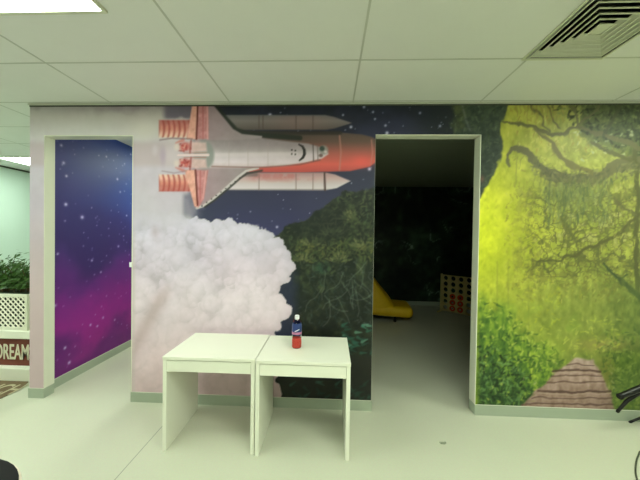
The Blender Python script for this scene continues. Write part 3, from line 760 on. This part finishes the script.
# ------------------------------------------------------------------ desks
def make_desk(label):
    W, Dp, Ht, t = .730, .525, .745, .03
    r = thing('desk', label, 'desk', (0, 0, 0), 0, 'pair of small white desks')
    bm = bmesh.new(); box(bm, -W/2, W/2, -Dp/2-.004, Dp/2, Ht-.024, Ht, bevel=.002); new_obj('desk_top', bm, M_white, r)
    for s in (-1, 1):
        bm = bmesh.new(); x0 = -W/2+.002 if s < 0 else W/2-t-.002
        box(bm, x0, x0+t, -Dp/2, Dp/2-.004, .0, Ht-.0255, bevel=.0015); new_obj('side_panel', bm, M_white, r)
    bm = bmesh.new(); box(bm, -W/2+t+.004, W/2-t-.004, -Dp/2+.001, -Dp/2+.018, Ht-.118, Ht-.03, bevel=.0015)
    dr = new_obj('drawer', bm, M_white, r)
    bm = bmesh.new(); box(bm, -W/2+t+.02, W/2-t-.02, -Dp/2+.018, Dp/2-.08, Ht-.105, Ht-.098); box(bm, -W/2+t+.02, -W/2+t+.03, -Dp/2+.018, Dp/2-.08, Ht-.098, Ht-.05)
    box(bm, W/2-t-.03, W/2-t-.02, -Dp/2+.018, Dp/2-.08, Ht-.098, Ht-.05); new_obj('drawer_tray', bm, M_whiteedge, dr)
    bm = bmesh.new(); box(bm, -W/2+t+.003, W/2-t-.003, Dp/2-.03, Dp/2-.014, Ht-.12, Ht-.026); new_obj('back_rail', bm, M_whiteedge, r)
    return r
d1 = make_desk('left one of two small white desks, before the pink cloud mural')
d1.location = (-.930, 2.318, 0); d1.rotation_euler = (0, 0, .004)
d2 = dup(d1, (-.192, 2.302, 0), -.004, 'right one of two small white desks, carrying the drink bottle')

# ------------------------------------------------------------------ bottle
bt = thing('drink_bottle', 'clear plastic drink bottle with white cap and red drink on the right desk', 'bottle', (-.273, 2.302, .7455))
M_pet = mat('clear plastic', (235, 240, 245), 0.05, trans=1.0, ior=1.2)
M_drink = mat('red drink', (232, 72, 56), 0.25)
M_label = mat('dark blue label', (44, 62, 122), 0.4); M_label2 = mat('pink label stripe', (190, 120, 160), 0.4); M_label3 = mat('white label mark', (225, 230, 245), 0.4)
M_cap = mat('white cap', (238, 238, 248), 0.4)
s_ = 1.0
bm = bmesh.new(); lathe(bm, [(.02, 0), (.037, .003), (.041, .012), (.041, .06), (.039, .08), (.041, .10), (.041, .19), (.038, .212), (.027, .232), (.016, .243), (.015, .25), (.015, .256)], 32)
new_obj('bottle_body', bm, M_pet, bt, True)
bm = bmesh.new(); lathe(bm, [(.018, .003), (.035, .006), (.0392, .014), (.0392, .06), (.0375, .08), (.038, .086)], 32); new_obj('red_drink', bm, M_drink, bt, True)
bm = bmesh.new(); lathe(bm, [(.0418, .118), (.0418, .19), (.0388, .213)], 32, cap=False)
lb = new_obj('bottle_label', bm, M_label, bt, True)
bm = bmesh.new(); lathe(bm, [(.0423, .122), (.0423, .142)], 32, cap=False); new_obj('label_stripe', bm, M_label2, lb, True)
bm = bmesh.new()
for k in range(8):
    a0 = -1.9+k*.12; a1 = a0+.12; r = .0426
    z0 = .146+k*.0022; z1 = z0+.007
    vs = [bm.verts.new((r*math.cos(a), r*math.sin(a), z)) for a, z in ((a0, z0), (a1, z0+.0022), (a1, z1+.0022), (a0, z1))]; bm.faces.new(vs)
new_obj('label_swoosh', bm, M_label3, lb)
bm = bmesh.new(); lathe(bm, [(.0175, .244), (.0195, .247), (.0195, .272), (.017, .277)], 28); new_obj('bottle_cap', bm, M_cap, bt, True)

# ------------------------------------------------------------------ litter on the floor
bm = bmesh.new()
pts = spline([(-.026, .006, .004), (-.02, -.008, .003), (-.004, -.012, .004), (.012, -.01, .003), (.022, .002, .006), (.02, .012, .003)], 4)
tube(bm, pts, .003, 6)
for k in range(5):
    x = -.018+k*.009; vs = [bm.verts.new((x, -.008, .002)), bm.verts.new((x+.009, -.006, .006)), bm.verts.new((x+.008, .01, .003)), bm.verts.new((x, .008, .007))]; bm.faces.new(vs)
o = new_obj('plastic_scrap', bm, mat('grey clear plastic', (140, 148, 128), 0.3)); o.location = (.963, 2.262, 0)
tag(o, 'tiny curled scrap of plastic lying on the floor in front of the dark doorway', 'litter')

# latch on the right jamb of the galaxy doorway
sw = thing('door_latch', 'small pale latch sticking out of the right jamb of the galaxy doorway', 'latch', (D1[1]-.007, WY+.03, 1.385))
bm = bmesh.new(); box(bm, -.006, .0, -.018, .018, -.05, .05, bevel=.001); new_obj('latch_plate', bm, mat('pale pink enamel', (232, 214, 220), .4), sw)
bm = bmesh.new(); box(bm, -.042, -.006, -.012, .012, -.024, .024, bevel=.004); new_obj('latch_bolt', bm, M_cap, sw)

# ------------------------------------------------------------------ plant stand, planter, mat (far left)
M_sign = mat('brown sign board', (112, 52, 38), .6, noise=.15, nscale=12)
M_letter = mat('white lettering', (226, 222, 200), .5)
SX, SY = -4.05, 3.12
st = thing('display_stand', 'white plant stand with a brown board lettered DREAMS, left of the doorways', 'stand', (SX, SY, 0))
bm = bmesh.new()
box(bm, -.7, .7, -.2, .22, 0, .15, bevel=.012); new_obj('stand_base', bm, M_white, st)
bm = bmesh.new(); box(bm, -.7, .7, -.16, .22, .47, .5605, bevel=.008); new_obj('stand_shelf', bm, M_white, st)
bm = bmesh.new(); box(bm, -.68, .68, -.13, .18, .15, .47)
sb = new_obj('sign_board', bm, M_sign, st)
text_mesh('sign_lettering', 'DREAMS', .25, .002, M_letter, Matrix.Translation((.41, -.133, .30)) @ Matrix.Rotation(math.pi/2, 4, 'X'), sb, .5)

pl = thing('planter', 'white lattice planter box standing on the plant stand', 'planter', (SX+.20, SY+.02, .561))
M_lat = mat('white lattice', (232, 232, 216), .5)
hw, hd, hh = .36, .15, .42
def clipseg(p, q, hw, z0, z1):
    (x0, y0), (x1, y1) = p, q; t0, t1 = 0, 1
    for (a, d, lo, hi) in ((x0, x1-x0, -hw, hw), (y0, y1-y0, z0, z1)):
        if abs(d) < 1e-9: continue
        u, v = (lo-a)/d, (hi-a)/d
        if u > v: u, v = v, u
        t0, t1 = max(t0, u), min(t1, v)
    return None if t0 >= t1 else ((x0+(x1-x0)*t0, y0+(y1-y0)*t0), (x0+(x1-x0)*t1, y0+(y1-y0)*t1))
for face_y in (-hd, hd):
    bm = bmesh.new()
    for k in range(-8, 16):
        for s in (-1, 1):
            b = -hw+k*.062
            sg = clipseg((b, 0) if s > 0 else (b+hh, 0), (b+hh, hh) if s > 0 else (b, hh), hw, 0.03, hh-.03)
            if sg: tube(bm, [(sg[0][0], face_y+s*.003, sg[0][1]), (sg[1][0], face_y+s*.003, sg[1][1])], .009, 4)
    new_obj('lattice', bm, M_lat, pl)
bm = bmesh.new()
for y in (-hd, hd):
    box(bm, -hw, hw, y-.012, y+.012, 0, .035); box(bm, -hw, hw, y-.012, y+.012, hh-.035, hh)
for x in (-hw, hw):
    box(bm, x-.012, x+.012, -hd-.014, hd+.014, 0, hh)
new_obj('planter_frame', bm, M_lat, pl)
bm = bmesh.new(); box(bm, -hw+.02, hw-.02, -hd+.03, hd-.03, .0, hh+.002)
new_obj('planter_liner', bm, mat('dark green liner', (52, 62, 44), .8), pl)

pt = thing('bushy_plant', 'bushy dark green leafy plant growing out of the white lattice planter', 'plant', (SX+.20, SY+.02, .5615+hh+.008))
M_leaf = mat('green leaf', (60, 96, 36), .5, noise=.45, nscale=9); M_stem = mat('plant stem', (84, 66, 40), .7)
bm = bmesh.new(); bs = bmesh.new(); rl = random.Random(4)
for k in range(60):
    th = rl.uniform(0, 6.28); ph = rl.uniform(.1, 1.25); L_ = rl.uniform(.18, .40)
    base = Vector((rl.uniform(-.28, .28), rl.uniform(-.08, .08), 0))
    d = Vector((math.cos(th)*math.sin(ph)*.75, math.sin(th)*math.sin(ph)*.55, math.cos(ph)))
    tip = base+d*L_; mid = base+d*L_*.5+Vector((0, 0, .03))
    tube(bs, [base, mid, tip], [.006, .004, .002], 5)
    for q in range(44):
        t = rl.uniform(.15, 1.05); p = base+d*L_*t+Vector([rl.gauss(0, .035) for _ in range(3)]); p.z = max(p.z, .055)
        n = Vector([rl.gauss(0, 1) for _ in range(3)]).normalized(); a = n.orthogonal().normalized(); b = n.cross(a)
        s = rl.uniform(.014, .026)
        vs = [bm.verts.new(p+v) for v in (-a*s*1.3, -b*s*.5+n*.004, a*s*1.4+n*.006, b*s*.5+n*.004)]
        bm.faces.new((vs[0], vs[1], vs[2])); bm.faces.new((vs[0], vs[2], vs[3]))
new_obj('foliage', bm, M_leaf, pt); new_obj('stems', bs, M_stem, pt)

mt = thing('floor_mat', 'round brown floor mat with pale lettering in front of the plant stand', 'mat', (-3.84, 2.66, 0))
bm = bmesh.new(); lathe(bm, [(.515, .0), (.52, .004), (.515, .008)], 64); new_obj('mat_disc', bm, mat('brown mat', (112, 92, 68), .8, noise=.2, nscale=40), mt)
text_mesh('mat_lettering', 'UNCH', .26, .001, mat('pale mat lettering', (186, 176, 148), .7), Matrix.Translation((.27, .09, .009)), mt, .72)

# ------------------------------------------------------------------ yellow lounge chair in the dark room
M_yel = mat('yellow upholstery', (232, 190, 22), .55, noise=.08, nscale=8)
ch = thing('lounge_chair', 'yellow upholstered low lounge chair on black base in the dark room', 'chair', (1.02, 5.75, 0), -.12)
def softbox(name, size, loc, rot, m, parent, r=.07):
    bm = bmesh.new(); bmesh.ops.create_cube(bm, size=1)
    for v in bm.verts: v.co = Vector((v.co.x*size[0], v.co.y*size[1], v.co.z*size[2]))
    bmesh.ops.bevel(bm, geom=list(bm.edges), offset=r, segments=4, affect='EDGES', profile=.5)
    M = Matrix.Translation(loc) @ Matrix.Rotation(rot, 4, 'Y')
    bmesh.ops.transform(bm, matrix=M, verts=bm.verts); return new_obj(name, bm, m, parent, True)
softbox('seat', (.98, .74, .22), (.19, 0, .235), .03, M_yel, ch, .10)
bm = bmesh.new()   # curved back shell swept up from the seat
rings = []
for i, p in enumerate(spline([(-.02, .22, 0), (-.04, .42, 0), (-.15, .64, 0), (-.28, .88, 0), (-.36, 1.02, 0)], 5)):
    t = i/20; hw_ = .36*(1-.35*t**3); th_ = .27*(1-t)**1.3+.12
    ring = []
    for k in range(20):
        a = 2*math.pi*k/20
        yy = hw_*math.copysign(abs(math.cos(a))**.6, math.cos(a)); xx = th_*math.copysign(abs(math.sin(a))**.7, math.sin(a)) + .04*(yy/.36)**2
        ring.append(bm.verts.new((p.x+xx, yy, p.y)))
    rings.append(ring)
for a, b in zip(rings, rings[1:]):
    for k in range(20): bm.faces.new((a[k], a[(k+1) % 20], b[(k+1) % 20], b[k]))
bm.faces.new(rings[0]); bm.faces.new(rings[-1]); new_obj('backrest', bm, M_yel, ch, True)
bm = bmesh.new(); box(bm, -.36, .5, -.26, .26, .10, .13, bevel=.01); new_obj('base_plate', bm, M_black, ch)
for (x, y) in ((-.3, -.22), (.34, -.22), (-.3, .22), (.34, .22)):
    bm = bmesh.new(); lathe(bm, [(.02, 0), (.03, .01), (.026, .10)], 14, x, y); new_obj('leg', bm, M_black, ch, True)

# ------------------------------------------------------------------ giant four-in-a-row game
A_ = Vector((2.60, 6.40, 0)); B_ = Vector((3.45, 5.56, 0)); ang = math.atan2(B_.y-A_.y, B_.x-A_.x)
fr = thing('four_in_a_row_game', 'giant yellow four-in-a-row game rack standing in the dark room', 'game', A_, ang)
M_game = mat('yellow game plastic', (196, 184, 124), .45); M_red = mat('red game disc', (190, 74, 30), .45)
CS = .165; HR = .052; Z0 = .0; NZ = 6; NX = 7; zb = .05; TK = .05
bm = bmesh.new(); nseg = 16
for i in range(NX):
    for j in range(NZ):
        cx, cz = .02+CS*(i+.5), zb+.135*(j+.5); hx, hz = CS/2, .0675
        loops = {}
        for sy in (0, TK):
            outer, inner = [], []
            for k in range(nseg):
                a = 2*math.pi*k/nseg+math.pi/4; c, s = math.cos(a), math.sin(a); m_ = max(abs(c), abs(s))
                outer.append(bm.verts.new((cx+c/m_*hx, sy, cz+s/m_*hz))); inner.append(bm.verts.new((cx+c*HR, sy, cz+s*HR)))
            loops[sy] = (outer, inner)
            for k in range(nseg): bm.faces.new((outer[k], outer[(k+1) % nseg], inner[(k+1) % nseg], inner[k]))
        for k in range(nseg): bm.faces.new((loops[0][1][k], loops[0][1][(k+1) % nseg], loops[TK][1][(k+1) % nseg], loops[TK][1][k]))
new_obj('game_grid', bm, M_game, fr)
W_ = CS*NX+.04; zt = zb+.135*NZ
for x in (-.012, W_-.02):
    bm = bmesh.new(); box(bm, x, x+.032, -.005, TK+.005, 0, zt+.02, bevel=.004); box(bm, x, x+.032, -.16, TK+.16, 0, .03, bevel=.004); new_obj('side_leg', bm, M_game, fr)
bm = bmesh.new(); box(bm, .02, W_-.02, 0, TK, .03, zb, bevel=.002); new_obj('release_bar', bm, M_game, fr)
R_ = Matrix.Translation(A_) @ Matrix.Rotation(ang, 4, 'Z')
words = {1: 'left', 2: 'second'}
disc0 = None
for n, (i, j) in enumerate(((1, 0), (2, 0), (1, 1), (2, 1), (1, 2), (2, 2))):
    if disc0 is None:
        bm = bmesh.new(); prof = [(.024, 0), (.062, 0), (.062, .012), (.024, .012)]
        rg = [[bm.verts.new((r*math.cos(2*math.pi*k/24), z, r*math.sin(2*math.pi*k/24))) for k in range(24)] for r, z in prof]
        for q in range(4):
            for k in range(24): bm.faces.new((rg[q][k], rg[q][(k+1) % 24], rg[(q+1) % 4][(k+1) % 24], rg[(q+1) % 4][k]))
        disc0 = new_obj('game_disc', bm, M_red); o = disc0
    else:
        o = disc0.copy(); C.objects.link(o)
    o.matrix_world = R_ @ Matrix.Translation((.02+CS*(i+.5), -.0135, zb+.135*(j+.5)))
    row = ('bottom row', 'second row up', 'third row up')[j]
    col = {1: 'second column', 2: 'third column'}[i]
    tag(o, 'red disc in %s, %s of the yellow rack' % (row, col), 'game disc', 'red discs in the game rack')

# ------------------------------------------------------------------ black stool, bottom left corner
so = thing('round_stool', 'black round stool with a pale rim, cut by the bottom left corner', 'stool', (-1.865, .975, 0)); so.scale = (1.4, 1.4, 1)
bm = bmesh.new(); lathe(bm, [(.30, .395), (.318, .41), (.318, .44), (.30, .455), (.02, .462)], 48); new_obj('seat_cushion', bm, M_blackfab, so, True)
bm = bmesh.new(); pts = [(.321*math.cos(2*math.pi*k/64), .321*math.sin(2*math.pi*k/64), .425) for k in range(65)]; tube(bm, pts, .0045, 8); new_obj('seat_rim', bm, mat('pale rim', (226, 216, 200), .5), so, True)
bm = bmesh.new(); lathe(bm, [(.29, .375), (.29, .395)], 32); new_obj('seat_base', bm, M_black, so)
for k in range(4):
    a = math.pi/4+k*math.pi/2; bm = bmesh.new()
    tube(bm, [(.2*math.cos(a), .2*math.sin(a), .376), (.24*math.cos(a), .24*math.sin(a), 0.002)], .014, 10); new_obj('leg', bm, M_black, so, True)

# ------------------------------------------------------------------ black tripod at the right edge, lying by the wall
tr = thing('tripod_stand', 'black tripod lying by the forest mural at the right edge, feet pointing left', 'tripod', (3.10, 2.47, 0))
hub = Vector((.0, .0, .58))
legs = (([hub, (-.30, -.01, .44), (-.55, -.03, .345)], [.034, .028, .022]),
        ([hub+Vector((0, .02, -.03)), (-.34, .02, .36), (-.43, .03, .27), (-.49, .04, .175)], [.024, .02, .015, .011]),
        ([hub+Vector((.02, .03, -.06)), (-.10, .10, .14), (-.262, .145, .014)], [.018, .012, .009]))
for pts, rr in legs:
    bm = bmesh.new(); tube(bm, pts, rr, 12); lg = new_obj('leg', bm, M_black, tr, True)
    f = Vector(pts[-1]); d = (f-Vector(pts[-2])).normalized(); r = rr[-1]
    bm = bmesh.new(); tube(bm, [f-d*.012, f+d*.008, f+d*.02], [r*1.05, r*1.2, r*.7], 10); new_obj('rubber_foot', bm, M_rubber, lg, True)
bm = bmesh.new(); tube(bm, [hub, (.30, -.03, .30), (.56, -.05, .05)], [.034, .028, .025], 12); new_obj('centre_column', bm, M_black, tr, True)
bm = bmesh.new(); box(bm, .50, .64, -.11, .0, 0, .07, bevel=.01); new_obj('tripod_head', bm, M_black, tr)
bm = bmesh.new(); bmesh.ops.create_uvsphere(bm, u_segments=16, v_segments=10, radius=.055, matrix=Matrix.Translation(hub)); new_obj('hub', bm, M_black, tr, True)

# cable loop, bottom right corner
bm = bmesh.new()
pts = spline([(3.1, 2.25, .005), (2.75, 2.30, .005), (2.56, 2.27, .005), (2.46, 2.21, .005), (2.345, 2.12, .005), (2.225, 2.005, .005), (2.15, 1.88, .005), (2.3, 1.7, .005), (2.6, 1.66, .005), (3.1, 1.8, .005)], 8)
tube(bm, pts, .005, 8)
o = new_obj('cable', bm, mat('dark grey cable', (70, 76, 62), .5), None, True)
tag(o, 'thin dark cable looping on the floor at the bottom right edge', 'cable')
